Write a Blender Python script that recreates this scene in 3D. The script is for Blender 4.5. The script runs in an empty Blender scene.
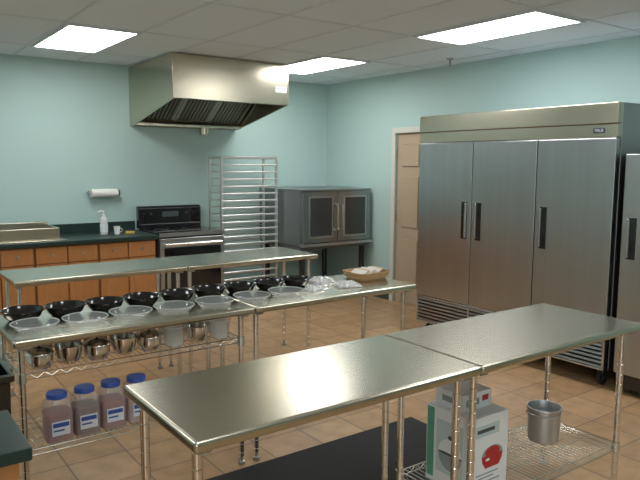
import bpy, bmesh, math, random
from mathutils import Vector, Matrix
random.seed(7)
S=bpy.context.scene; COL=S.collection
PI=math.pi
# ------------------------------------------------------------------ materials
def mat(name, base, rough=.5, metal=0, noise=None, bump=0, alpha=1, emit=None, spec=None, coat=0, stretch=None, var=.12):
    m=bpy.data.materials.new(name); m.use_nodes=True; nt=m.node_tree; b=nt.nodes['Principled BSDF']
    c=(*base,1) if len(base)==3 else base
    b.inputs['Base Color'].default_value=c; b.inputs['Roughness'].default_value=rough; b.inputs['Metallic'].default_value=metal
    b.inputs['Alpha'].default_value=alpha
    if spec is not None: b.inputs['Specular IOR Level'].default_value=spec
    if coat: b.inputs['Coat Weight'].default_value=coat
    if emit: b.inputs['Emission Color'].default_value=(*emit[0],1); b.inputs['Emission Strength'].default_value=emit[1]
    if noise:
        tc=nt.nodes.new('ShaderNodeTexCoord'); mp=nt.nodes.new('ShaderNodeMapping'); n=nt.nodes.new('ShaderNodeTexNoise')
        nt.links.new(tc.outputs['Object'],mp.inputs['Vector']); nt.links.new(mp.outputs['Vector'],n.inputs['Vector'])
        if stretch: mp.inputs['Scale'].default_value=stretch
        n.inputs['Scale'].default_value=noise; n.inputs['Detail'].default_value=0 if metal else 4
        mx=nt.nodes.new('ShaderNodeMix'); mx.data_type='RGBA'
        mx.inputs['A'].default_value=tuple(v*(1-var*.6) for v in c[:3])+(1,); mx.inputs['B'].default_value=tuple(min(1,v*(1+var*.5)) for v in c[:3])+(1,)
        nt.links.new(n.outputs['Fac'],mx.inputs['Factor']); nt.links.new(mx.outputs['Result'],b.inputs['Base Color'])
        if bump:
            bp=nt.nodes.new('ShaderNodeBump'); bp.inputs['Strength'].default_value=bump; bp.inputs['Distance'].default_value=.002
            nt.links.new(n.outputs['Fac'],bp.inputs['Height']); nt.links.new(bp.outputs['Normal'],b.inputs['Normal'])
    return m
def srgb(r,g,b):
    f=lambda v:((v/255+.055)/1.055)**2.4 if v>10 else v/255/12.92
    return (f(r),f(g),f(b))
def tile_mat(name, c1, c2, grout, w, h, mortar, rough=.4, offs=(0,0,0), bump=.3):
    m=bpy.data.materials.new(name); m.use_nodes=True; nt=m.node_tree; b=nt.nodes['Principled BSDF']
    tc=nt.nodes.new('ShaderNodeTexCoord'); mp=nt.nodes.new('ShaderNodeMapping'); mp.inputs['Location'].default_value=offs
    br=nt.nodes.new('ShaderNodeTexBrick'); br.offset=0; br.squash=1
    br.inputs['Scale'].default_value=1; br.inputs['Brick Width'].default_value=w; br.inputs['Row Height'].default_value=h
    br.inputs['Mortar Size'].default_value=mortar; br.inputs['Mortar Smooth'].default_value=.2
    br.inputs['Color1'].default_value=(*c1,1); br.inputs['Color2'].default_value=(*c2,1); br.inputs['Mortar'].default_value=(*grout,1)
    nt.links.new(tc.outputs['Object'],mp.inputs['Vector']); nt.links.new(mp.outputs['Vector'],br.inputs['Vector'])
    n=nt.nodes.new('ShaderNodeTexNoise'); n.inputs['Scale'].default_value=9; n.inputs['Detail'].default_value=6
    nt.links.new(tc.outputs['Object'],n.inputs['Vector'])
    mx=nt.nodes.new('ShaderNodeMix'); mx.data_type='RGBA'; mx.blend_type='MULTIPLY'; mx.inputs['Factor'].default_value=.65
    rp=nt.nodes.new('ShaderNodeMapRange'); rp.inputs['From Min'].default_value=.32; rp.inputs['From Max'].default_value=.68; rp.inputs['To Min'].default_value=.70; rp.inputs['To Max'].default_value=1.12
    nt.links.new(n.outputs['Fac'],rp.inputs['Value']); nt.links.new(br.outputs['Color'],mx.inputs['A']); nt.links.new(rp.outputs['Result'],mx.inputs['B'])
    nt.links.new(mx.outputs['Result'],b.inputs['Base Color']); b.inputs['Roughness'].default_value=rough
    bp=nt.nodes.new('ShaderNodeBump'); bp.inputs['Strength'].default_value=bump; bp.inputs['Distance'].default_value=.003; bp.invert=True
    nt.links.new(br.outputs['Fac'],bp.inputs['Height']); nt.links.new(bp.outputs['Normal'],b.inputs['Normal'])
    return m
M={}
M['wall']=mat('wall_paint',srgb(177,204,200),.75,noise=60,bump=.15,var=.04)
M['ceil']=mat('ceiling_tile',srgb(224,234,242),.9,noise=90,bump=.4,var=.08)
M['grid']=mat('grid_white',srgb(212,221,227),.6)
M['floor']=tile_mat('floor_tile',srgb(186,152,114),srgb(170,136,99),srgb(126,106,84),.33,.33,.006,.33,(.1,.05,0),.4)
M['base']=mat('baseboard_vinyl',srgb(70,80,75),.5)
M['steel']=mat('worktop_steel',(.60,.565,.46),.24,1,noise=3,var=.06,stretch=(1,8,1))
M['fsteel']=mat('fridge_steel',(.50,.51,.52),.29,1,noise=3,var=.10,stretch=(1,6,.3))
M['hsteel']=mat('hood_steel',(.61,.56,.44),.26,1,noise=2,var=.05)
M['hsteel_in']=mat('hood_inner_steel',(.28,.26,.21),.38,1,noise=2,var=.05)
M['hfilter']=mat('filter_frame_steel',(.5,.47,.39),.3,1,noise=2,var=.05)
M['header']=mat('header_steel',(.60,.565,.45),.26,1,noise=2,var=.05)
M['dsteel']=mat('dull_steel',(.42,.43,.43),.38,1,noise=2,var=.05)
M['chrome']=mat('chrome',(.80,.78,.74),.14,1,noise=3,var=.04)
M['wire']=mat('wire_chrome',(.70,.69,.64),.26,1,noise=3,var=.04)
M['alum']=mat('rack_aluminium',(.78,.79,.77),.40,1,noise=3,var=.05)
M['black']=mat('black_plastic',(.010,.010,.011),.16,noise=30,var=.1,coat=.5)
M['blackr']=mat('black_rubber',(.015,.015,.016),.8,noise=50,var=.2,bump=.4)
M['glassblk']=mat('black_glass',(.006,.006,.008),.08,noise=3,var=.05,coat=.5)
M['window']=mat('oven_window_glass',(.03,.034,.038),.10,noise=3,var=.05,coat=.6)
M['enamel']=mat('grey_enamel',(.10,.10,.105),.4,noise=30,var=.1)
M['oven']=mat('oven_side_steel',(.34,.35,.36),.30,1,noise=2,var=.05)
M['ovend']=mat('oven_door_steel',(.33,.34,.35),.26,1,noise=2,var=.05)
M['wood']=mat('cabinet_wood',srgb(180,122,70),.42,noise=5,var=.3,stretch=(8,8,1))
M['woodd']=mat('cabinet_wood_edge',srgb(140,90,50),.45,noise=5,var=.3,stretch=(8,8,1))
M['lam']=mat('green_laminate',srgb(28,50,46),.35,noise=120,var=.35)
M['door']=mat('door_paint',srgb(180,160,136),.5,noise=20,var=.04)
M['casing']=mat('door_casing_paint',srgb(210,208,198),.5,noise=20,var=.04)
M['white']=mat('white_paper',srgb(235,235,230),.8,noise=40,var=.04)
M['foam']=mat('white_foam',srgb(235,236,234),.6,noise=40,var=.04)
M['clear']=mat('clear_plastic',(.78,.83,.83),.07,alpha=.27,noise=20,var=.05,coat=1)
M['crim']=mat('clear_plastic_rim',(.84,.89,.89),.10,alpha=.48,noise=20,var=.05,coat=1)
M['wrap']=mat('crinkled_wrap',(.80,.82,.82),.10,alpha=.50,noise=60,var=.2,bump=.8,coat=1)
M['glass']=mat('clear_glass',(.76,.83,.83),.05,alpha=.34,noise=10,var=.05,coat=.8)
M['jug']=mat('jug_plastic',(.74,.77,.80),.2,alpha=.22,noise=10,var=.05)
M['mix']=mat('pink_drink_powder',srgb(142,80,68),.8,noise=14,var=.6)
M['mix2']=mat('brown_drink_powder',srgb(112,70,56),.8,noise=14,var=.6)
M['mix3']=mat('pale_drink_powder',srgb(184,154,140),.8,noise=14,var=.4)
M['blue']=mat('blue_lid',srgb(50,84,165),.4,noise=30,var=.05)
M['labelw']=mat('label_paper',srgb(214,218,224),.6,noise=30,var=.04)
M['labelb']=mat('label_blue_print',srgb(52,80,150),.6,noise=30,var=.04)
M['wicker']=mat('wicker',srgb(186,152,110),.7,noise=90,var=.5,bump=.8)
M['kraft']=mat('brown_paper',srgb(210,188,155),.8,noise=30,var=.15)
M['bucket']=mat('pail_metal',(.60,.61,.62),.45,1,noise=3,var=.05)
M['card']=mat('white_carton',srgb(236,240,242),.45,noise=20,var=.03)
M['pgreen']=mat('green_print',srgb(96,164,140),.5,noise=20,var=.1)
M['pteal']=mat('pale_blue_print',srgb(196,214,216),.5,noise=20,var=.1)
M['pred']=mat('red_print',srgb(184,40,46),.35,noise=20,var=.1)
M['pgrey']=mat('grey_print',srgb(150,162,166),.5,noise=20,var=.1)
M['pdark']=mat('dark_print',srgb(70,82,86),.5,noise=20,var=.1)
M['sponge']=mat('yellow_sponge',srgb(200,176,90),.9,noise=90,var=.4,bump=.5)
M['soap']=mat('soap_bottle',(.78,.82,.82),.2,alpha=.75,noise=20,var=.05)
M['brass']=mat('brass',(.6,.45,.2),.3,1,noise=5,var=.05)
M['diff']=mat('light_diffuser',(.9,.9,.9),.5,emit=((1,1,1),13.5),noise=20,var=.02)
M['badge']=mat('badge_blue',srgb(50,60,90),.3,noise=20,var=.05)
# ------------------------------------------------------------------ mesh builder
def worldloc(o):
    v=Vector((0,0,0))
    while o: v+=o.location; o=o.parent
    return v
class MB:
    def __init__(s): s.b=bmesh.new()
    def box(s,x0,x1,y0,y1,z0,z1):
        vs=[s.b.verts.new((x,y,z)) for x in (x0,x1) for y in (y0,y1) for z in (z0,z1)]
        for f in ((0,1,3,2),(4,6,7,5),(0,4,5,1),(2,3,7,6),(0,2,6,4),(1,5,7,3)): s.b.faces.new([vs[i] for i in f])
        return s
    def ring(s,c,u,v,r,n): return [s.b.verts.new(c+u*(math.cos(2*PI*i/n)*r)+v*(math.sin(2*PI*i/n)*r)) for i in range(n)]
    def tube(s,pts,r,n=8,cap=True,r2=None):
        pts=[Vector(p) for p in pts]; prev=None; first=None
        d0=(pts[1]-pts[0]).normalized(); u=d0.orthogonal().normalized()
        for i,p in enumerate(pts):
            if i==0: d=d0
            elif i==len(pts)-1: d=(pts[i]-pts[i-1]).normalized()
            else:
                d=((pts[i]-pts[i-1]).normalized()+(pts[i+1]-pts[i]).normalized())
                d=d.normalized() if d.length>1e-6 else d0
            u=(u-d*u.dot(d)); u=u.normalized() if u.length>1e-6 else d.orthogonal().normalized()
            v=d.cross(u); rr=r if r2 is None else r+(r2-r)*i/(len(pts)-1)
            k=s.ring(p,u,v,rr,n)
            if prev:
                for j in range(n): s.b.faces.new((prev[j],prev[(j+1)%n],k[(j+1)%n],k[j]))
            else: first=k
            prev=k
        if cap: s.b.faces.new(first[::-1]); s.b.faces.new(prev)
        return s
    def lathe(s,prof,cx=0,cy=0,n=28,sx=1,sy=1):
        rows=[]
        for r,z in prof:
            if r<1e-6: rows.append([s.b.verts.new((cx,cy,z))])
            else: rows.append([s.b.verts.new((cx+math.cos(2*PI*i/n)*r*sx,cy+math.sin(2*PI*i/n)*r*sy,z)) for i in range(n)])
        for a,b in zip(rows,rows[1:]):
            for j in range(n):
                k=(j+1)%n
                if len(a)==1 and len(b)==1: continue
                if len(a)==1: s.b.faces.new((a[0],b[k],b[j]))
                elif len(b)==1: s.b.faces.new((a[j],a[k],b[0]))
                else: s.b.faces.new((a[j],a[k],b[k],b[j]))
        return s
    def prism(s,poly,axis,a,b):
        def P(p,t):
            return (t,p[0],p[1]) if axis=='x' else ((p[0],t,p[1]) if axis=='y' else (p[0],p[1],t))
        A=[s.b.verts.new(P(p,a)) for p in poly]; B=[s.b.verts.new(P(p,b)) for p in poly]
        n=len(poly)
        for i in range(n): s.b.faces.new((A[i],A[(i+1)%n],B[(i+1)%n],B[i]))
        s.b.faces.new(A[::-1]); s.b.faces.new(B); return s
    def build(s,name,m,parent=None,bevel=0,smooth=True,seg=2):
        bmesh.ops.recalc_face_normals(s.b,faces=s.b.faces)
        me=bpy.data.meshes.new(name)
        if parent is not None:
            w=worldloc(parent); bmesh.ops.translate(s.b,verts=s.b.verts,vec=-w)
        s.b.to_mesh(me); s.b.free()
        o=bpy.data.objects.new(name,me); COL.objects.link(o); me.materials.append(m)
        if smooth:
            for p in me.polygons: p.use_smooth=True
            me.set_sharp_from_angle(angle=math.radians(35))
        if bevel:
            md=o.modifiers.new('bevel','BEVEL'); md.width=bevel; md.segments=seg; md.limit_method='ANGLE'; md.angle_limit=math.radians(40); md.harden_normals=True
        if parent is not None: o.parent=parent
        return o
def thing(name,label,cat,loc=(0,0,0),group=None):
    o=bpy.data.objects.new(name,None); COL.objects.link(o); o.location=loc; o.empty_display_size=.05
    o['label']=label; o['category']=cat
    if group: o['group']=group
    return o
def solo(o,label,cat,group=None):
    o['label']=label; o['category']=cat
    if group: o['group']=group
    return o
def struct(o): o['kind']='structure'; return o
def dup(root,loc,label,rotz=0,parent=None):
    r=root.copy(); COL.objects.link(r)
    if parent is None: r.location=loc; r.rotation_euler=(0,0,rotz); r['label']=label
    else: r.parent=parent
    for ch in list(root.children): dup(ch,None,None,0,r)
    return r
def setloc(o,loc,rotz=0): o.location=loc; o.rotation_euler=(0,0,rotz); return o
def text(name,body,size,m,parent,loc,rot,ext=.0006):
    cu=bpy.data.curves.new(name,'FONT'); cu.body=body; cu.size=size; cu.extrude=ext; cu.align_x='CENTER'; cu.align_y='CENTER'
    t=bpy.data.objects.new(name,cu); COL.objects.link(t)
    bpy.context.view_layer.update()
    dg=bpy.context.evaluated_depsgraph_get(); me=bpy.data.meshes.new_from_object(t.evaluated_get(dg))
    bpy.data.objects.remove(t)
    o=bpy.data.objects.new(name,me); COL.objects.link(o); me.materials.clear(); me.materials.append(m)
    o.rotation_euler=rot; o.location=Vector(loc)-worldloc(parent); o.parent=parent
    return o
# ------------------------------------------------------------------ room
WX,WY,H=5.339,7.189,2.726; LX,FY=-1.6,-2.2
struct(MB().box(LX-.1,WX+.1,FY-.1,WY+.1,-.1,0).build('floor',M['floor']))
struct(MB().box(LX-.1,WX+.1,FY-.1,WY+.1,H,H+.1).build('ceiling',M['ceil']))
struct(MB().box(LX-.1,WX+.1,WY,WY+.1,0,H).build('wall_back',M['wall']))
DY0,DY1,DZ=4.98,5.80,2.03
w=MB(); w.box(WX,WX+.1,FY,DY0,0,H); w.box(WX,WX+.1,DY1,WY,0,H); w.box(WX,WX+.1,DY0,DY1,DZ,H)
struct(w.build('wall_right',M['wall']))
struct(MB().box(LX-.1,LX,FY,WY,0,H).build('wall_left',M['wall']))
struct(MB().box(LX,WX,FY-.1,FY,0,H).build('wall_front',M['wall']))
struct(MB().box(LX,-.42,WY-.012,WY,0,.1).build('baseboard_back',M['base']))
struct(MB().box(WX-.012,WX,DY1+.07,WY-.014,0,.1).build('baseboard_right',M['base']))
c=MB(); c.box(WX-.018,WX,DY1,DY1+.065,0,DZ+.065); c.box(WX-.018,WX,DY0-.065,DY0,0,DZ+.065); c.box(WX-.018,WX,DY0,DY1,DZ,DZ+.065)
struct(c.build('trim_1',M['casing'],bevel=.004))
dr=struct(MB().box(WX+.025,WX+.065,DY0+.004,DY1-.004,.008,DZ-.004).build('door_1',M['door']))
for (a,b) in ((DY0+.10,DY0+.37),(DY0+.45,DY0+.72)):
    for (z0,z1) in ((.22,.78),(.92,1.52),(1.64,1.90)):
        MB().box(WX+.008,WX+.0248,a,b,z0,z1).build('door_panel',M['door'],dr,bevel=.014)
for z in (.25,1.02,1.8): MB().tube([(WX+.012,DY1-.008,z-.045),(WX+.012,DY1-.008,z+.045)],.007,8).build('hinge',M['brass'],dr)
kb=MB(); kb.tube([(WX+.025,DY0+.07,.95),(WX-.01,DY0+.07,.95)],.01,10); kb.tube([(WX-.01,DY0+.07,.95),(WX-.03,DY0+.07,.95),(WX-.045,DY0+.07,.95)],.027,16)
kb.build('door_handle',M['brass'],dr)
# ceiling grid
GX,GY=1.43,2.83; T=.61
g=MB(); xs=[GX+k*T for k in range(-5,8)]; xs=[x for x in xs if LX<x<WX]
for x in xs: g.box(x-.011,x+.011,FY,WY,H-.005,H+.002)
for k in range(-5,5):
    y=GY+k*2*T
    if FY<y<WY: g.box(LX,WX,y-.011,y+.011,H-.005,H+.002)
struct(g.build('trim_2',M['grid']))
def light(x,y,label):
    t=thing('ceiling_light',label,'light',(x,y,H-.03),'recessed fluorescent ceiling lights')
    f=MB(); X0,X1,Y0,Y1=x+.012,x+T-.012,y+.012,y+2*T-.012
    f.box(X0,X1,Y0,Y0+.025,H-.018,H-.001).box(X0,X1,Y1-.025,Y1,H-.018,H-.001).box(X0,X0+.025,Y0+.025,Y1-.025,H-.018,H-.001).box(X1-.025,X1,Y0+.025,Y1-.025,H-.018,H-.001)
    f.build('light_frame',M['grid'],t)
    MB().box(X0+.025,X1-.025,Y0+.025,Y1-.025,H-.013,H-.003).build('diffuser',M['diff'],t)
light(GX,GY+4*T,'lit rectangular ceiling light nearest the left edge, left of the range hood')
light(GX+4*T,GY,'lit rectangular ceiling light above and in front of the triple door refrigerator')
light(GX+4*T,GY+4*T,'lit rectangular ceiling light just right of the range hood, partly behind it')
light(GX-T,GY-4*T,'lit rectangular ceiling light over the entrance side, left of the worktables')
light(GX+3*T,GY-4*T,'lit rectangular ceiling light nearest the right front corner')
light(GX-4*T,GY+2*T,'lit rectangular ceiling light over the far left end of the kitchen')
# sprinkler
t=thing('ceiling_sprinkler','small metal fire sprinkler hanging from the ceiling above the refrigerator','sprinkler',(5.0,4.66,H-.001))
MB().lathe([(0,H),(.035,H),(.032,H-.012),(.012,H-.016),(0,H-.016)],5.0,4.66,20).build('escutcheon',M['dsteel'],t)
s=MB().lathe([(0,H-.014),(.010,H-.014),(.010,H-.04),(.005,H-.045),(.005,H-.07),(.02,H-.071),(.02,H-.075),(0,H-.075)],5.0,4.66,16)
s.tube([(5.0-.012,4.66,H-.04),(5.0-.016,4.66,H-.055),(5.0-.004,4.66,H-.07)],.002,6); s.tube([(5.0+.012,4.66,H-.04),(5.0+.016,4.66,H-.055),(5.0+.004,4.66,H-.07)],.002,6)
s.build('sprinkler_head',M['dsteel'],t)
# ------------------------------------------------------------------ worktables
TH=.90
def post_mesh(mb,x,y,z0,z1,r=.0155):
    prof=[(0,z0),(r,z0)]; z=z0+.02
    while z<z1-.02:
        prof+=[(r,z),(r-.0012,z+.0012),(r-.0012,z+.0026),(r,z+.0038)]; z+=.0508
    prof+=[(r,z1),(0,z1)]
    mb.lathe(prof,x,y,16)
def wire_shelf(mb,x0,x1,y0,y1,z):
    for zz,r in ((z,.0030),(z-.026,.0030)):
        mb.tube([(x0,y0,zz),(x1,y0,zz)],r,6).tube([(x0,y1,zz),(x1,y1,zz)],r,6).tube([(x0,y0,zz),(x0,y1,zz)],r,6).tube([(x1,y0,zz),(x1,y1,zz)],r,6)
    def zig(a,b):
        a=Vector(a);b=Vector(b); n=int((b-a).length/.032); pts=[]
        for i in range(n+1):
            p=a+(b-a)*i/n; p.z=z-(0.002 if i%2 else .024); pts.append(p)
        mb.tube(pts,.0015,5)
    zig((x0,y0,0),(x1,y0,0)); zig((x0,y1,0),(x1,y1,0)); zig((x0,y0,0),(x0,y1,0)); zig((x1,y0,0),(x1,y1,0))
    n=int((x1-x0)/.026)
    for i in range(1,n): 
        x=x0+(x1-x0)*i/n; mb.tube([(x,y0,z+.001),(x,y1,z+.001)],.0018,5,False)
    for k in (1,2): 
        y=y0+(y1-y0)*k/3; mb.tube([(x0,y,z-.005),(x1,y,z-.005)],.003,6)
    for x in (x0,x1):
        for y in (y0,y1): mb.lathe([(.0165,z-.036),(.023,z-.036),(.020,z+.006),(.0165,z+.006)],x,y,14)
def worktable(label,L,W,cx,cy,shelves=(),group='stainless steel worktables'):
    t=thing('worktable',label,'table',(0,0,0),group)
    x,y=L/2,W/2
    MB().box(-x,x,-y,y,TH-.036,TH).build('tabletop',M['steel'],t,bevel=.012,seg=4)
    ix,iy=x-.045,y-.085
    u=MB(); u.box(-x+.03,x-.03,-.05,.05,TH-.050,TH-.037)
    for sx in (-1,1): u.box(sx*ix-.02,sx*ix+.02,-y+.03,y-.03,TH-.052,TH-.037)
    u.build('underframe',M['dsteel'],t)
    for sx in (-1,1):
        for sy in (-1,1):
            m=MB(); post_mesh(m,sx*ix,sy*iy,.05,TH-.04); l=m.build('leg',M['chrome'],t)
            MB().lathe([(0,.0),(.018,.0),(.020,.008),(.018,.02),(.008,.022),(.008,.052),(0,.052)],sx*ix,sy*iy,12).build('foot',M['dsteel'],l)
    for z in shelves:
        m=MB(); wire_shelf(m,-ix,ix,-iy,iy,z); m.build('wire_shelf',M['wire'],t)
    t.location=(cx,cy,0); return t
worktable('empty stainless worktable nearest the camera, without an undershelf, over the black mat',1.19,.58,1.322,1.865)
worktable('stainless worktable with the wire undershelf that carries the metal pail and the white carton',1.19,.58,2.516,1.865,(.27,))
worktable('stainless worktable with two wire shelves of jugs and pots below the bowls',1.197,.57,1.130,3.240,(.722,.365))
worktable('stainless worktable holding the wicker basket and wrapped packages at its right end',1.197,.57,2.331,3.240)
worktable('left one of the two bare worktables in front of the wood cabinets',1.197,.56,1.425,4.73)
worktable('bare stainless worktable in front of the tall pan rack and oven',1.197,.56,2.627,4.73)
# ------------------------------------------------------------------ bowls
G1='black plastic bowls along the back of the worktable'; G2='clear plastic bowls along the front of the worktable'
def bowl_black():
    t=thing('black_bowl','','bowl',(0,0,0),G1); k=.985
    sc=lambda p:[(r*k,z) for r,z in p]
    p=[(0,.003),(.062,.0),(.068,.004),(.086,.024),(.095,.046),(.100,.047),(.100,.050),(.094,.050),(.083,.026),(.064,.009),(0,.008)]
    MB().lathe(sc(p),n=32).build('bowl_body',M['black'],t)
    MB().lathe(sc([(.095,.0505),(.0995,.0505),(.1005,.0525),(.0985,.054),(.095,.0525),(.095,.0505)]),n=32).build('rim',M['black'],t)
    return t
def bowl_clear():
    t=thing('clear_bowl','','bowl',(0,0,0),G2)
    MB().lathe([(0,.002),(.066,.0),(.074,.004),(.090,.020),(.097,.034),(.099,.037)],n=24).build('bowl_body',M['clear'],t)
    MB().lathe([(.099,.037),(.105,.037),(.1062,.0385),(.105,.040),(.0995,.0395),(.099,.037)],n=24).build('rim',M['crim'],t)
    return t
ordn=['first','second','third','fourth','fifth','sixth','seventh','eighth','ninth']
bb=None
for i in range(9):
    x=.655+i*.1985
    lb='black round plastic bowl, %s from the left in the back row'%ordn[i]
    if bb is None: bb=bowl_black(); bb['label']=lb; o=bb; o.location=(x,3.35,TH)
    else: o=dup(bb,(x,3.35+random.uniform(-.01,.01),TH),lb,0)
cc=None
for i,x in enumerate([.655,.877,1.10,1.325,1.555,1.79,2.02]):
    lb='clear plastic bowl, %s from the left in the front row'%ordn[i]
    if cc is None: cc=bowl_clear(); cc['label']=lb; o=cc; o.location=(x,3.10,TH)
    else: o=dup(cc,(x,3.10+random.uniform(-.01,.01),TH),lb,0)
def package(x,y,hx,hy,h,label,rot):
    t=thing('wrapped_package',label,'package',(0,0,0),'clear wrapped packages on the worktable')
    m=MB(); nx,ny=14,10; top=[]
    for i in range(nx+1):
        r1=[]
        for j in range(ny+1):
            u,v=i/nx*2-1,j/ny*2-1
            f=(1-abs(u)**3)*(1-abs(v)**3)
            e=1+random.uniform(-.05,.05)
            r1.append(m.b.verts.new((u*hx*e,v*hy*e,.002+f*(h+random.uniform(-.007,.007)))))
        top.append(r1)
    for i in range(nx):
        for j in range(ny): m.b.faces.new((top[i][j],top[i+1][j],top[i+1][j+1],top[i][j+1]))
    m.build('wrapper',M['wrap'],t,smooth=False)
    MB().box(-hx*.72,hx*.72,-hy*.68,hy*.68,.003,h*.55).build('contents',M['foam'],t,bevel=.006)
    setloc(t,(x,y,TH),rot)
package(2.27,3.17,.085,.055,.030,'clear crinkled package just right of the last clear bowl',.3)
package(2.50,3.15,.095,.06,.034,'clear crinkled package near the table front left of the basket',-.2)
package(2.45,3.36,.10,.065,.036,'clear crinkled package right of the last black bowl',.1)
# basket
bx,by=2.80,3.315
t=thing('wicker_basket','oblong tan wicker basket holding paper packets at the worktable end','basket',(bx,by,TH))
m=MB()
def rr(hx,hy,z,n=40):
    out=[]
    for i in range(n):
        a=2*PI*i/n; ca,sa=math.cos(a),math.sin(a)
        e=.35; out.append((math.copysign(abs(ca)**e,ca)*hx,math.copysign(abs(sa)**e,sa)*hy,z))
    return out
rows=[]
for hx,hy,z in ((.115,.085,0),(.122,.095,.015),(.130,.108,.038),(.133,.113,.046),(.127,.106,.046),(.117,.090,.015),(.108,.08,.008)):
    rows.append([m.b.verts.new((bx+p[0],by+p[1],TH+p[2])) for p in rr(hx,hy,z)])
for a,b in zip(rows,rows[1:]):
    for j in range(40): m.b.faces.new((a[j],a[(j+1)%40],b[(j+1)%40],b[j]))
m.b.faces.new(rows[0][::-1]); m.b.faces.new(rows[-1]); m.build('basket_body',M['wicker'],t)
m=MB()
for z,hx,hy in ((.048,.133,.113),(.034,.129,.107),(.018,.123,.097)):
    P=[(bx+p[0],by+p[1],TH+p[2]) for p in rr(hx,hy,z)]; m.tube(P+[P[0]],.005,6,False)
m.build('woven_rim',M['wicker'],t)
for i in range(6):
    x=bx-.095+i*.030; o=MB(); z=TH+.030+.003*(i%3)
    o.prism([(x,z),(x+.055,z+.030),(x+.058,z+.025),(x+.006,z-.008)],'y',by-.06+.01*(i%2),by+.07)
    solo(o.build('paper_packet',M['kraft'] if i%2 else M['white']),'%s paper packet, %s from the left inside the wicker basket'%('brown' if i%2 else 'white',ordn[i]),'packet','paper packets in the wicker basket')
# ------------------------------------------------------------------ shelf items (upper)
def sc2(p,k=1.08): return [(r*k,z) for r,z in p]
def pot():
    t=thing('metal_pot','','pot',(0,0,0),'lidded metal pots on the upper wire shelf')
    MB().lathe(sc2([(0,0),(.044,0),(.054,.012),(.057,.035),(.055,.062),(.058,.064),(.058,.067),(.053,.067),(.051,.014),(0,.006)]),n=28).build('pot_body',M['chrome'],t)
    MB().lathe(sc2([(.058,.0675),(.056,.074),(.044,.087),(.022,.096),(0,.098)]),n=28).build('lid',M['chrome'],t)
    MB().lathe([(0,.0975),(.006,.0975),(.006,.101),(.012,.104),(.011,.109),(0,.110)],n=14).build('knob',M['black'],t)
    return t
def sbowl():
    t=thing('metal_bowl','','bowl',(0,0,0),'shiny metal bowls on the upper wire shelf')
    MB().lathe(sc2([(0,0),(.030,0),(.046,.012),(.054,.040),(.056,.080),(.060,.081),(.060,.084),(.054,.084),(.050,.040),(.040,.018),(0,.006)]),n=28).build('bowl_body',M['chrome'],t)
    MB().lathe(sc2([(.058,.0845),(.060,.0845),(.061,.087),(.059,.088),(.056,.087),(.058,.0845)]),n=28).build('rim',M['chrome'],t)
    return t
def tub():
    t=thing('clear_container','','container',(0,0,0),'clear containers on the upper wire shelf')
    MB().lathe(sc2([(0,.001),(.043,0),(.048,.006),(.055,.095),(.057,.098)]),n=28).build('container_body',M['glass'],t)
    MB().lathe(sc2([(.056,.097),(.059,.097),(.060,.101),(.057,.102),(.056,.097)]),n=28).build('rim',M['crim'],t)
    return t
SZ=.722+.003
kinds='pbpbpcbc'; kb_='bpbpcbpc'
mk={'p':pot,'b':sbowl,'c':tub}; nm={'p':'lidded shiny metal pot','b':'shiny metal bowl','c':'clear round container'}
protos={}
def put(k,x,y,lb):
    if k not in protos: protos[k]=mk[k](); protos[k]['label']=lb; setloc(protos[k],(x,y,SZ),0)
    else: dup(protos[k],(x,y,SZ),lb,random.uniform(0,3))
for i,k in enumerate(kinds): put(k,.668+i*.1315,3.106,'%s, %s from the left in the upper shelf front row'%(nm[k],ordn[i]))
for i,k in enumerate(kb_): put(k,.700+i*.1315,3.242,'%s, %s from the left in the upper shelf back row'%(nm[k],ordn[i]))
# ------------------------------------------------------------------ jugs (lower)
JZ=.365+.003
def jug(mix,label,x,y,rot=0):
    t=thing('drink_mix_jug',label,'jug',(0,0,0),'blue lidded jugs on the lower wire shelf')
    def sq(mb,lst):
        rows=[]
        for h,z in lst:
            ring=[]
            for i in range(24):
                a=2*PI*(i+.5)/24; ca,sa=math.cos(a),math.sin(a); e=.38
                ring.append(mb.b.verts.new((math.copysign(abs(ca)**e,ca)*h,math.copysign(abs(sa)**e,sa)*h,z)))
            rows.append(ring)
        for a,b in zip(rows,rows[1:]):
            for j in range(24): mb.b.faces.new((a[j],a[(j+1)%24],b[(j+1)%24],b[j]))
        mb.b.faces.new(rows[0][::-1]); mb.b.faces.new(rows[-1]); return mb
    sq(MB(),[(.056,0),(.0615,.006),(.0615,.16),(.056,.184),(.042,.198),(.038,.204)]).build('jug_body',M['jug'],t)
    sq(MB(),[(.054,.004),(.0585,.008),(.0585,.135),(.054,.140)]).build('contents',M[mix],t)
    MB().lathe([(0,.202),(.046,.202),(.047,.222),(.044,.227),(0,.227)],n=24).build('lid',M['blue'],t)
    lab=MB().box(-.040,.040,-.0635,-.062,.038,.105).build('label_sticker',M['labelw'],t)
    MB().box(-.036,.036,-.0643,-.0637,.078,.098).build('label_print',M['labelb'],lab)
    MB().box(-.034,.014,-.0643,-.0637,.058,.066).build('label_print',M['labelb'],lab)
    MB().tube([(0,.052,.175),(0,.078,.17),(0,.081,.13),(0,.058,.10)],.006,8).build('handle',M['jug'],t)
    setloc(t,(x,y,JZ),rot); return t
jug('mix','blue lidded jug of pinkish powder, leftmost on the lower shelf',.735,3.10)
jug('mix2','blue lidded jug of brown powder, second from the left on the lower shelf',.865,3.11)
jug('mix','blue lidded jug of pinkish powder, third from the left on the lower shelf',.995,3.12)
jug('mix3','blue lidded jug of pale powder, rightmost on the lower shelf',1.125,3.12)
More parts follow.
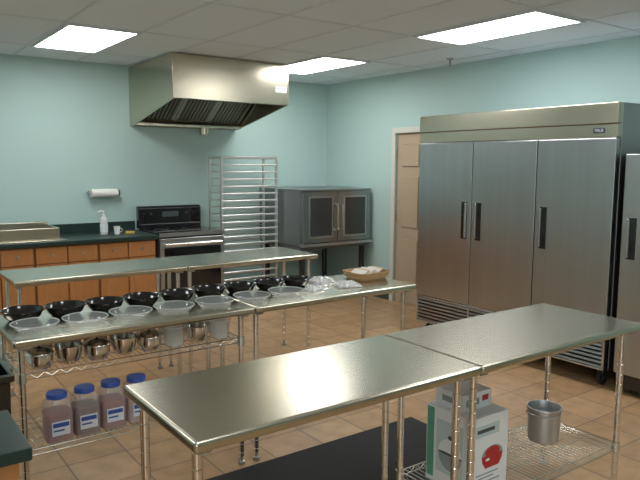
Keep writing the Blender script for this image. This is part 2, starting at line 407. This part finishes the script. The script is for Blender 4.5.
# ------------------------------------------------------------------ right table undershelf
UZ=.27+.003
t=thing('appliance_carton','white appliance carton with a red pot picture on the wire undershelf','box',(2.0,1.70,UZ))
X0,X1,Y0,Y1,Z1=2.02,2.25,1.70,1.96,UZ+.345
MB().box(X0,X1,Y0,Y1,UZ,Z1).build('carton_body',M['card'],t,bevel=.002)
cy=(Y0+Y1)/2; cx=(X0+X1)/2
def poly(mb,ax,pts,off):
    mb.b.faces.new([mb.b.verts.new((off,p[0],p[1]) if ax=='x' else ((p[0],off,p[1]) if ax=='y' else (p[0],p[1],off))) for p in pts])
def ell(c,ry,rz,a0=0,a1=2*PI,n=24): return [(c[0]+math.cos(a0+(a1-a0)*i/(n-1))*ry,c[1]+math.sin(a0+(a1-a0)*i/(n-1))*rz) for i in range(n)]
def pic(name,mt,ax,pts,off): m=MB(); poly(m,ax,pts,off); return m.build(name,M[mt],t,smooth=False)
MB().box(X0-.0006,X0,Y0+.05,Y1-.06,UZ+.06,Z1-.05).build('pale_blue_print',M['pteal'],t)
MB().box(X0-.0006,X0,Y1-.045,Y1-.004,UZ+.02,Z1-.01).build('green_strip_print',M['pgreen'],t)
pic('pot_picture','pgrey','x',ell((cy-.01,UZ+.15),.065,.07,PI,2*PI),X0-.001)
pic('lid_picture','card','x',ell((cy-.01,UZ+.155),.067,.065,0,PI),X0-.0012)
pic('rim_picture','pdark','x',ell((cy-.01,UZ+.153),.070,.006),X0-.0014)
pic('knob_picture','pdark','x',ell((cy-.01,UZ+.228),.012,.010),X0-.0014)
rx_=cx+.015
pic('red_bowl_picture','pred','y',[(rx_-.068,UZ+.17),(rx_-.064,UZ+.145),(rx_-.044,UZ+.115),(rx_+.044,UZ+.115),(rx_+.064,UZ+.145),(rx_+.068,UZ+.17)],Y0-.001)
pic('lid_picture','pgrey','y',ell((rx_,UZ+.17),.067,.040,0,PI),Y0-.0012)
pic('red_lid_picture','pred','y',ell((rx_,UZ+.182),.048,.024),Y0-.0014)
pic('highlight_picture','card','y',ell((rx_-.03,UZ+.152),.014,.006),Y0-.0014)
for k,(a,b,z) in enumerate(((.03,.06,.090),(.03,.09,.074),(.03,.05,.055),(.03,.10,.038))):
    MB().box(X0+a,X1-b,Y0-.0008,Y0,UZ+z,UZ+z+.006).build('print_line',M['pgrey'],t)
MB().box(X0+.02,X1-.06,Y0-.0008,Y0,Z1-.085,Z1-.035).build('pale_green_title_print',M['pteal'],t)
MB().box(X0+.03,X1-.09,Y0-.0012,Y0-.0008,Z1-.068,Z1-.052).build('title_line',M['pdark'],t)
t=thing('small_carton','small white carton with grey print lying on top of the appliance carton','box',(2.13,1.87,Z1))
MB().box(2.05,2.23,1.78,1.94,Z1+.0,Z1+.075).build('carton_body',M['card'],t,bevel=.002)
MB().box(2.07,2.15,1.7792,1.78,Z1+.02,Z1+.05).build('grey_print',M['pgrey'],t)
MB().box(2.17,2.21,1.7792,1.78,Z1+.03,Z1+.055).build('red_print',M['pred'],t)
MB().box(2.0492,2.05,1.83,1.90,Z1+.025,Z1+.05).build('side_print',M['pgrey'],t)
t=thing('metal_pail','small straight sided metal pail with a rim on the wire undershelf','pail',(0,0,0))
MB().lathe([(0,.0),(.072,.0),(.076,.004),(.081,.16),(.086,.162),(.088,.170),(.086,.176),(.082,.176),(.078,.162),(.072,.008),(0,.006)],n=36).build('pail_body',M['bucket'],t)
MB().lathe([(.0812,.140),(.0835,.140),(.0845,.144),(.082,.148),(.0812,.140)],n=36).build('rim_band',M['bucket'],t)
MB().tube([(-.087,0,.155)]+[(-.09*math.cos(a),-.086*math.sin(a),.155-.05*math.sin(a)) for a in [k*PI/10 for k in range(1,10)]]+[(.087,0,.155)],.0018,6).build('bail_handle',M['dsteel'],t)
setloc(t,(2.80,1.90,UZ),2.6)
mo=MB().box(1.42,2.92,2.28,2.98,0,.010).build('floor_mat',M['blackr'],bevel=.004)
solo(mo,'black rubber anti fatigue mat on the tiles between the worktables','mat')
# ------------------------------------------------------------------ left end counter and bin
t=thing('end_cabinet','wood sided cabinet with dark green top at the lower left corner','cabinet',(-.1,1.95,0))
MB().box(-.6,.325,1.80,2.08,0,.875).build('cabinet_body',M['wood'],t,bevel=.003)
MB().box(-.62,.355,1.775,2.10,.876,.915).build('countertop',M['lam'],t,bevel=.005)
t=thing('waste_bin','tall black plastic waste bin beside the left end of the worktable','bin',(.33,2.75,0))
m=MB(); rows=[]
for hx,hy,z in ((.12,.13,0),(.135,.15,.84),(.148,.163,.84),(.148,.163,.87),(.13,.145,.87),(.11,.12,.02)):
    rows.append([m.b.verts.new((.32+sx*hx,2.75+sy*hy,z)) for sx,sy in ((-1,-1),(1,-1),(1,1),(-1,1))])
for a,b in zip(rows,rows[1:]):
    for j in range(4): m.b.faces.new((a[j],a[(j+1)%4],b[(j+1)%4],b[j]))
m.b.faces.new(rows[0][::-1]); m.b.faces.new(rows[-1]); m.build('bin_body',M['black'],t,bevel=.008)
MB().box(.466,.478,2.68,2.82,.845,.865).build('grip',M['black'],t,bevel=.004)
# ------------------------------------------------------------------ triple refrigerator
FX,F0,F1=4.468,4.525,2.545
t=thing('commercial_refrigerator','tall stainless refrigerator with three doors standing along the right wall','refrigerator',((FX+5.28)/2,(F0+F1)/2,0))
MB().box(FX+.062,5.27,F1,F0,.14,2.115).build('body',M['dsteel'],t,bevel=.004)
MB().box(FX-.004,FX+.062,F1,F0,1.965,2.115).build('header_panel',M['header'],t,bevel=.006)
lip=MB().box(FX+.008,FX+.062,F1+.002,F0-.002,1.870,1.962).build('header_strip',M['header'],t,bevel=.003)
MB().box(FX+.004,FX+.0078,F1+.10,F1+.19,1.90,1.935).build('badge_plate',M['badge'],lip)
text('badge_lettering','TRUE',.03,M['white'],lip,(FX+.003,F1+.145,1.917),(PI/2,0,-PI/2))
w=(F0-F1)/3
def fdoor(a,b,z0,z1,parent,hl,hz0,hz1):
    d=MB().box(FX,FX+.055,b,a,z0,z1).build('door',M['fsteel'],parent,bevel=.006)
    MB().box(FX+.0552,FX+.0615,b+.01,a-.01,z0+.01,z1-.01).build('gasket',M['blackr'],d)
    hy=(b+.075) if hl else (a-.075)
    MB().box(FX-.003,FX+.004,hy-.034,hy+.034,hz0,hz1).build('handle_recess',M['black'],d,bevel=.003)
    s_=-1 if hl else 1
    MB().box(FX-.02,FX-.003,hy+s_*.012,hy+s_*.032,hz0+.01,hz1-.01).build('handle',M['dsteel'],d,bevel=.006)
for i in range(3): fdoor(F0-i*w-.004,F0-(i+1)*w+.004,.405,1.862,t,i==0,1.0,1.335)
gr=MB().box(FX+.03,FX+.06,F1+.004,F0-.004,.145,.395).build('grille_backing',M['black'],t)
for j in range(7):
    z=.16+j*.033
    MB().prism([(FX+.004,z),(FX+.008,z+.018),(FX+.03,z+.024),(FX+.03,z+.018)],'y',F1+.02,F0-.02).build('louver_slat',M['fsteel'],gr)
e=MB()
for yy in (F1+.004,F1+w-.01,F0-w-.01,F0-.024): e.box(FX,FX+.03,yy,yy+.02,.145,.395)
e.box(FX,FX+.03,F1+.004,F0-.004,.382,.397).box(FX,FX+.03,F1+.004,F0-.004,.143,.156)
e.build('grille_frame',M['fsteel'],gr,bevel=.002)
def caster(x,y,z1,parent,r=.055):
    c=MB().box(x-.04,x+.04,y-.04,y+.04,z1-.006,z1)
    c.box(x-.025,x+.03,y-.022,y-.018,r*.8,z1-.006).box(x-.025,x+.03,y+.018,y+.022,r*.8,z1-.006)
    c=c.build('caster',M['dsteel'],parent)
    MB().tube([(x,y-.015,r),(x,y+.015,r)],r,20).build('wheel',M['blackr'],c)
for x in (FX+.12,5.2):
    for y in (F1+.08,F0-.08): caster(x,y,.14,t)
G0,G1_=2.475,1.66; gx=FX
t=thing('upright_refrigerator','shorter stainless upright refrigerator cut off by the right edge of the photo','refrigerator',(4.9,2.07,0))
MB().box(gx+.062,5.25,G1_,G0,.05,1.75).build('body',M['enamel'],t,bevel=.006)
fdoor(G0-.002,G1_+.002,.16,1.745,t,False,1.0,1.30)
MB().box(gx+.02,gx+.06,G1_+.01,G0-.01,.055,.15).build('kick_grille',M['black'],t)
for x in (gx+.12,5.18):
    for y in (G1_+.06,G0-.06): MB().lathe([(0,0),(.025,0),(.025,.05),(0,.05)],x,y,12).build('foot',M['black'],t)
# ------------------------------------------------------------------ hood
hx0,hx1,hy0,hy1=2.60,3.93,5.99,WY-.003; zt=H-.012; zf=2.29; zb=2.07
t=thing('range_hood','large stainless exhaust hood with sloping sides on the back wall','hood',((hx0+hx1)/2,(hy0+hy1)/2,zb))
for a in (hx0,hx1-.018):
    MB().prism([(hy0,zt),(hy1,zt),(hy1,zb),(hy1-.08,zb),(hy0,zf)],'x',a,a+.018).build('side_panel',M['hsteel'],t,bevel=.002)
fp=MB().box(hx0+.018,hx1-.018,hy0,hy0+.018,zf,zt).build('front_panel',M['hsteel'],t,bevel=.002)
MB().box(hx0+.018,hx1-.018,hy0+.018,hy0+.05,zf,zf+.02).build('front_lip',M['hsteel'],fp,bevel=.002)
MB().box(hx1-.17,hx1-.03,hy0-.0015,hy0,zf+.13,zf+.19).build('label_sticker',M['labelw'],fp)
MB().box(hx1-.16,hx1-.05,hy0-.002,hy0-.0015,zf+.165,zf+.175).build('label_print',M['pgrey'],fp)
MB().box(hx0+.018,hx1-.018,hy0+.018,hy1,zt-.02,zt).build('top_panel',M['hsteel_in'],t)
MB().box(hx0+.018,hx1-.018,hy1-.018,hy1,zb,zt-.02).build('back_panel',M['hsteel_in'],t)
fa=Vector((0,hy1-.13,zb+.05)); fb=Vector((0,hy0+.34,zt-.10)); 
dv=(fb-fa); L=dv.length; dv.normalize(); nv=Vector((0,dv.z,-dv.y)) 
def q(s,n): p=fa+dv*s+nv*n; return (p.y,p.z)
nf=3; fw=(hx1-hx0-.06)/nf
for i in range(nf):
    x0=hx0+.03+i*fw+.004; x1=x0+fw-.008
    f=MB().prism([q(0,0),q(L,0),q(L,.02),q(0,.02)],'x',x0,x0+.025).prism([q(0,0),q(L,0),q(L,.02),q(0,.02)],'x',x1-.025,x1).prism([q(0,0),q(.025,0),q(.025,.02),q(0,.02)],'x',x0,x1).prism([q(L-.025,0),q(L,0),q(L,.02),q(L-.025,.02)],'x',x0,x1)
    ft=f.build('baffle_filter',M['hfilter'],t)
    nb=9; f=MB()
    for k in range(nb):
        xx=x0+.035+k*(x1-x0-.07)/(nb-1)-.014
        f.prism([q(.025,.004),q(L-.025,.004),q(L-.025,.014),q(.025,.014)],'x',xx,xx+.028)
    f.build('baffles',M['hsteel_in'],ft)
MB().prism([q(0,.03),q(L,.03),q(L,.034),q(0,.034)],'x',hx0+.02,hx1-.02).build('plenum_panel',M['blackr'],t)
MB().box(hx0+.018,hx1-.018,hy1-.15,hy1-.018,zb+.005,zb+.035).build('grease_trough',M['hsteel'],t,bevel=.003)
cx=(hx0+hx1)/2+.20
MB().lathe([(0,zb-.075),(.05,zb-.075),(.055,zb-.07),(.06,zb+.005),(0,zb+.005)],cx,hy1-.09,20).build('grease_cup',M['hsteel'],t)
# ------------------------------------------------------------------ paper towel
t=thing('paper_towel_holder','white paper towel roll on a wall holder above the sink','paper towel',(2.27,7.11,1.34))
for x in (2.105,2.435): MB().tube([(x,WY,1.335),(x,WY-.075,1.335)],.008,8).tube([(x-.003,WY-.075,1.335),(x+.003,WY-.075,1.335)],.03,16).build('bracket',M['dsteel'],t)
MB().box(2.10,2.44,WY-.006,WY,1.325,1.345).build('wall_plate',M['dsteel'],t)
MB().tube([(2.11,WY-.075,1.335),(2.43,WY-.075,1.335)],.008,8).build('rod',M['dsteel'],t)
MB().tube([(2.13,WY-.075,1.335),(2.41,WY-.075,1.335)],.045,28).build('paper_roll',M['white'],t)
# ------------------------------------------------------------------ cabinets
CF=6.50
for i in range(5):
    x1=2.60-i*.60; x0=x1-.60
    pos=['rightmost, next to the black stove','second from the black stove','third from the black stove, below the sink','fourth from the black stove','fifth from the black stove'][i]
    t=thing('base_cabinet','brown wood base cabinet with two doors, '+pos,'cabinet',((x0+x1)/2,6.85,0),'wood base cabinets along the back wall')
    MB().box(x0+.001,x1-.001,CF+.02,WY-.014,.10,.868).box(x0+.001,x1-.001,CF+.09,CF+.11,0,.10).build('cabinet_body',M['woodd'],t)
    for k in range(2):
        a=x0+.012+k*.294; b=a+.282
        d=MB().box(a,b,CF,CF+.019,.70,.855).build('drawer_front',M['wood'],t,bevel=.004)
        kn=MB().lathe([(0,0),(.006,0),(.006,.015),(.014,.02),(.012,.028),(0,.03)],0,0,12).build('knob',M['dsteel'],d)
        for v in kn.data.vertices: v.co+=t.location
        kn.rotation_euler=(PI/2,0,0); kn.location=Vector(((a+b)/2,CF-.001,.78))-t.location
        d=MB().box(a,b,CF,CF+.019,.115,.69).build('door',M['wood'],t,bevel=.004)
        MB().box(a+.055,b-.055,CF-.006,CF,.17,.635).build('raised_panel',M['wood'],d,bevel=.005)
ct=thing('laminate_countertop','dark green laminate countertop with backsplash above the wood cabinets','countertop',(1.1,6.85,.87))
MB().box(-.42,2.625,CF-.03,WY-.014,.870,.910).build('worktop',M['lam'],ct,bevel=.005)
MB().box(-.42,2.625,WY-.0135,WY-.0005,.87,1.01).build('backsplash',M['lam'],ct,bevel=.002)
t=thing('raised_sink','stainless sink with raised rim standing on the green countertop','sink',(1.3,6.82,.91))
X0,X1,Y0,Y1=.90,1.66,6.60,7.12
MB().box(X0-.05,X1+.05,Y0-.06,Y1+.03,.9105,.918).build('flange',M['steel'],t,bevel=.003)
m=MB(); m.box(X0,X1,Y0,Y0+.02,.918,1.03).box(X0,X1,Y1-.02,Y1,.918,1.05).box(X0,X0+.02,Y0+.02,Y1-.02,.918,1.03).box(X1-.02,X1,Y0+.02,Y1-.02,.918,1.03)
m.build('basin_wall',M['steel'],t,bevel=.004)
MB().box(X0+.02,X1-.02,Y0+.02,Y1-.02,.918,.925).build('basin_floor',M['dsteel'],t)
t=thing('soap_bottle','tall clear soap bottle with a white pump top near the black stove','bottle',(2.17,6.85,.911))
MB().lathe([(0,.911),(.036,.911),(.040,.916),(.040,1.06),(.026,1.09),(.016,1.098),(0,1.098)],2.17,6.85,20).build('bottle_body',M['soap'],t)
p=MB().lathe([(0,1.097),(.018,1.097),(.018,1.118),(.007,1.120),(.007,1.155),(0,1.155)],2.17,6.85,14); p.tube([(2.175,6.85,1.152),(2.145,6.85,1.160),(2.11,6.85,1.150)],.008,8)
p.build('pump',M['white'],t)
MB().lathe([(.0402,.94),(.0408,.94),(.0408,1.02),(.0402,1.02),(.0402,.94)],2.17,6.85,20).build('label_band',M['labelw'],t)
t=thing('white_cup','small white cup just right of the soap bottle on the counter','cup',(2.29,6.8,.911))
MB().lathe([(0,.911),(.026,.911),(.034,.995),(.032,.995),(.024,.916),(0,.916)],2.29,6.80,20).build('cup_body',M['foam'],t)
MB().tube([(2.322,6.8,.975),(2.347,6.8,.965),(2.342,6.8,.94),(2.318,6.8,.933)],.004,8).build('handle',M['foam'],t)
solo(MB().box(2.38,2.47,6.76,6.82,.9105,.938).build('sponge',M['sponge'],bevel=.006),'yellowish sponge lying on the green counter between cup and stove','sponge')
# ------------------------------------------------------------------ stove
sx0,sx1,sf=2.635,3.40,6.50
t=thing('kitchen_range','freestanding range with black top and tall backguard, steel oven door','stove',((sx0+sx1)/2,6.84,0))
MB().box(sx0,sx1,sf+.03,WY-.03,.03,.905).build('body',M['enamel'],t,bevel=.004)
ck=MB().box(sx0,sx1,sf-.005,WY-.10,.906,.925).build('cooktop',M['glassblk'],t,bevel=.004)
MB().box(sx0,sx1,sf-.012,sf-.006,.885,.926).build('front_trim',M['fsteel'],t)
for (x,y,r) in ((.2,.17,.10),(.56,.17,.08),(.2,.43,.08),(.56,.43,.10)):
    MB().lathe([(r-.006,.9252),(r,.9252),(r,.9262),(r-.006,.9262),(r-.006,.9252)],sx0+x,sf+y,32).build('burner_ring',M['enamel'],ck)
bg=MB().prism([(WY-.10,.926),(WY-.03,.926),(WY-.03,1.175),(WY-.07,1.175),(WY-.10,1.15)],'x',sx0,sx1).build('backguard',M['glassblk'],t,bevel=.006)
MB().box(sx0+.01,sx1-.01,WY-.1015,WY-.1005,.965,.975).build('backguard_strip',M['fsteel'],bg)
MB().box(sx0+.28,sx0+.48,WY-.102,WY-.1005,1.05,1.11).build('clock_display',M['pdark'],bg)
for x in (.08,.17,.6,.69):
    MB().tube([(sx0+x,WY-.10,1.08),(sx0+x,WY-.125,1.08)],.022,16).build('knob',M['black'],bg)
od=MB().box(sx0+.004,sx1-.004,sf-.01,sf+.028,.26,.865).build('oven_door',M['fsteel'],t,bevel=.006)
MB().box(sx0+.05,sx1-.05,sf-.013,sf-.01,.32,.765).build('window',M['glassblk'],od)
MB().tube([(sx0+.06,sf-.01,.80),(sx0+.06,sf-.05,.80),(sx1-.06,sf-.05,.80),(sx1-.06,sf-.01,.80)],.014,10).build('handle',M['chrome'],od)
MB().box(sx0+.004,sx1-.004,sf-.008,sf+.028,.06,.25).build('storage_drawer',M['fsteel'],t,bevel=.006)
MB().box(sx0+.02,sx1-.02,sf+.04,WY-.06,0,.03).build('base',M['black'],t)
# ------------------------------------------------------------------ pan rack
rx0,rx1,ry0,ry1=3.45,4.21,6.655,6.98
t=thing('sheet_pan_rack','tall open aluminium sheet pan rack between the stove and oven','rack',((rx0+rx1)/2,(ry0+ry1)/2,0))
for x in (rx0,rx1-.028):
    for y in (ry0,ry1-.028): MB().box(x,x+.028,y,y+.028,.13,1.745).build('post',M['alum'],t,bevel=.003)
for z in (.13,1.715):
    tp=MB(); tp.box(rx0+.028,rx1-.028,ry0+.002,ry0+.026,z,z+.03).box(rx0+.028,rx1-.028,ry1-.026,ry1-.002,z,z+.03).box(rx0+.002,rx0+.026,ry0+.028,ry1-.028,z,z+.03).box(rx1-.026,rx1-.002,ry0+.028,ry1-.028,z,z+.03)
    tp.build('frame_rail',M['alum'],t,bevel=.002)
for k in range(18):
    z=.22+k*.0832
    MB().prism([(ry0-.004,z),(ry0-.004,z+.016),(ry0+.002,z+.022),(ry0+.012,z+.022),(ry0+.012,z+.018)],'x',rx0,rx1).build('runner',M['alum'],t,smooth=False)
    MB().prism([(ry1-.012,z+.018),(ry1-.012,z+.022),(ry1+.004,z+.022),(ry1+.004,z+.008),(ry1-.002,z+.008)],'x',rx0,rx1).build('runner',M['alum'],t,smooth=False)
for x in (rx0+.04,rx1-.04):
    for y in (ry0+.04,ry1-.04): caster(x,y,.13,t,.05)
# ------------------------------------------------------------------ convection oven
ox0,ox1,oy0,oy1=4.245,5.30,6.19,7.16; oz0,oz1=.70,1.365
t=thing('convection_oven','wide stainless convection oven with two glazed doors in the corner','oven',((ox0+ox1)/2,(oy0+oy1)/2,0))
MB().box(ox0+.01,ox1-.01,oy0+.05,oy1,oz0,oz1-.02).build('body',M['oven'],t,bevel=.004)
MB().box(ox0,ox1,oy0+.01,oy1,oz1-.02,oz1).build('top_panel',M['oven'],t,bevel=.004)
for i in range(2):
    a=ox0+.015+i*.515; b=a+.508
    d=MB().box(a,b,oy0,oy0+.048,oz0+.035,oz1-.03).build('door',M['ovend'],t,bevel=.006)
    MB().box(a+.10,b-.09,oy0-.004,oy0,oz0+.11,oz1-.10).build('window',M['window'],d,bevel=.003)
    fr=MB(); X0,X1,Z0,Z1=a+.082,b-.072,oz0+.092,oz1-.082
    fr.box(X0,X1,oy0-.008,oy0,Z0,Z0+.018).box(X0,X1,oy0-.008,oy0,Z1-.018,Z1).box(X0,X0+.018,oy0-.008,oy0,Z0+.018,Z1-.018).box(X1-.018,X1,oy0-.008,oy0,Z0+.018,Z1-.018)
    fr.build('window_frame',M['fsteel'],d,bevel=.002)
    hx=(b-.035) if i==0 else (a+.035)
    MB().tube([(hx,oy0,oz0+.17),(hx,oy0-.05,oz0+.19),(hx,oy0-.05,oz1-.19),(hx,oy0,oz1-.17)],.011,10).build('handle',M['chrome'],d)
MB().box(ox0,ox1,oy0-.03,oy0+.05,oz0-.005,oz0+.03).build('front_ledge',M['fsteel'],t,bevel=.004)
MB().box(ox0+.02,ox1-.02,oy0+.05,oy1-.02,oz0-.05,oz0-.002).build('base_frame',M['enamel'],t)
for x in (ox0+.07,ox1-.07):
    for y in (oy0+.10,oy1-.08):
        l=MB().tube([(x,y,.06),(x,y,oz0-.05)],.032,14,r2=.036).build('leg',M['black'],t)
        MB().lathe([(0,0),(.03,0),(.034,.01),(.02,.02),(.02,.062),(0,.062)],x,y,14).build('foot',M['dsteel'],l)
# ------------------------------------------------------------------ added fill light behind the camera, brightens ceiling and undershelves
def area(name,loc,target,sx,sy,power,col):
    l=bpy.data.lights.new(name,'AREA'); l.shape='RECTANGLE'; l.size=sx; l.size_y=sy; l.energy=power; l.color=col
    o=bpy.data.objects.new(name,l); COL.objects.link(o); o.location=loc
    o.rotation_euler=(Vector(target)-Vector(loc)).to_track_quat('-Z','Y').to_euler(); return o
area('fill_light',(-.9,-1.9,1.4),(2.5,4,1.7),2.6,1.8,62,(.96,.98,1))
# ------------------------------------------------------------------ camera
ya,pi_,ro=math.radians(36.052),math.radians(6.665),math.radians(.346)
F=Vector((math.sin(ya)*math.cos(pi_),math.cos(ya)*math.cos(pi_),-math.sin(pi_)))
R=Vector((math.cos(ya),-math.sin(ya),0)); U=R.cross(F)
R2=R*math.cos(ro)+U*math.sin(ro); U2=U*math.cos(ro)-R*math.sin(ro)
cam=bpy.data.cameras.new('camera'); cam.sensor_width=36; cam.lens=649.794/640*36; cam.clip_start=.05
co=bpy.data.objects.new('camera',cam); COL.objects.link(co)
mt=Matrix((R2,U2,-F)).transposed().to_4x4(); mt.translation=Vector((0,0,1.662)); co.matrix_world=mt
S.camera=co
w=bpy.data.worlds.new('world'); S.world=w; w.use_nodes=True; w.node_tree.nodes['Background'].inputs[0].default_value=(.5,.55,.6,1); w.node_tree.nodes['Background'].inputs[1].default_value=.3
S.view_settings.view_transform='Standard'; S.view_settings.look='None'; S.view_settings.exposure=0
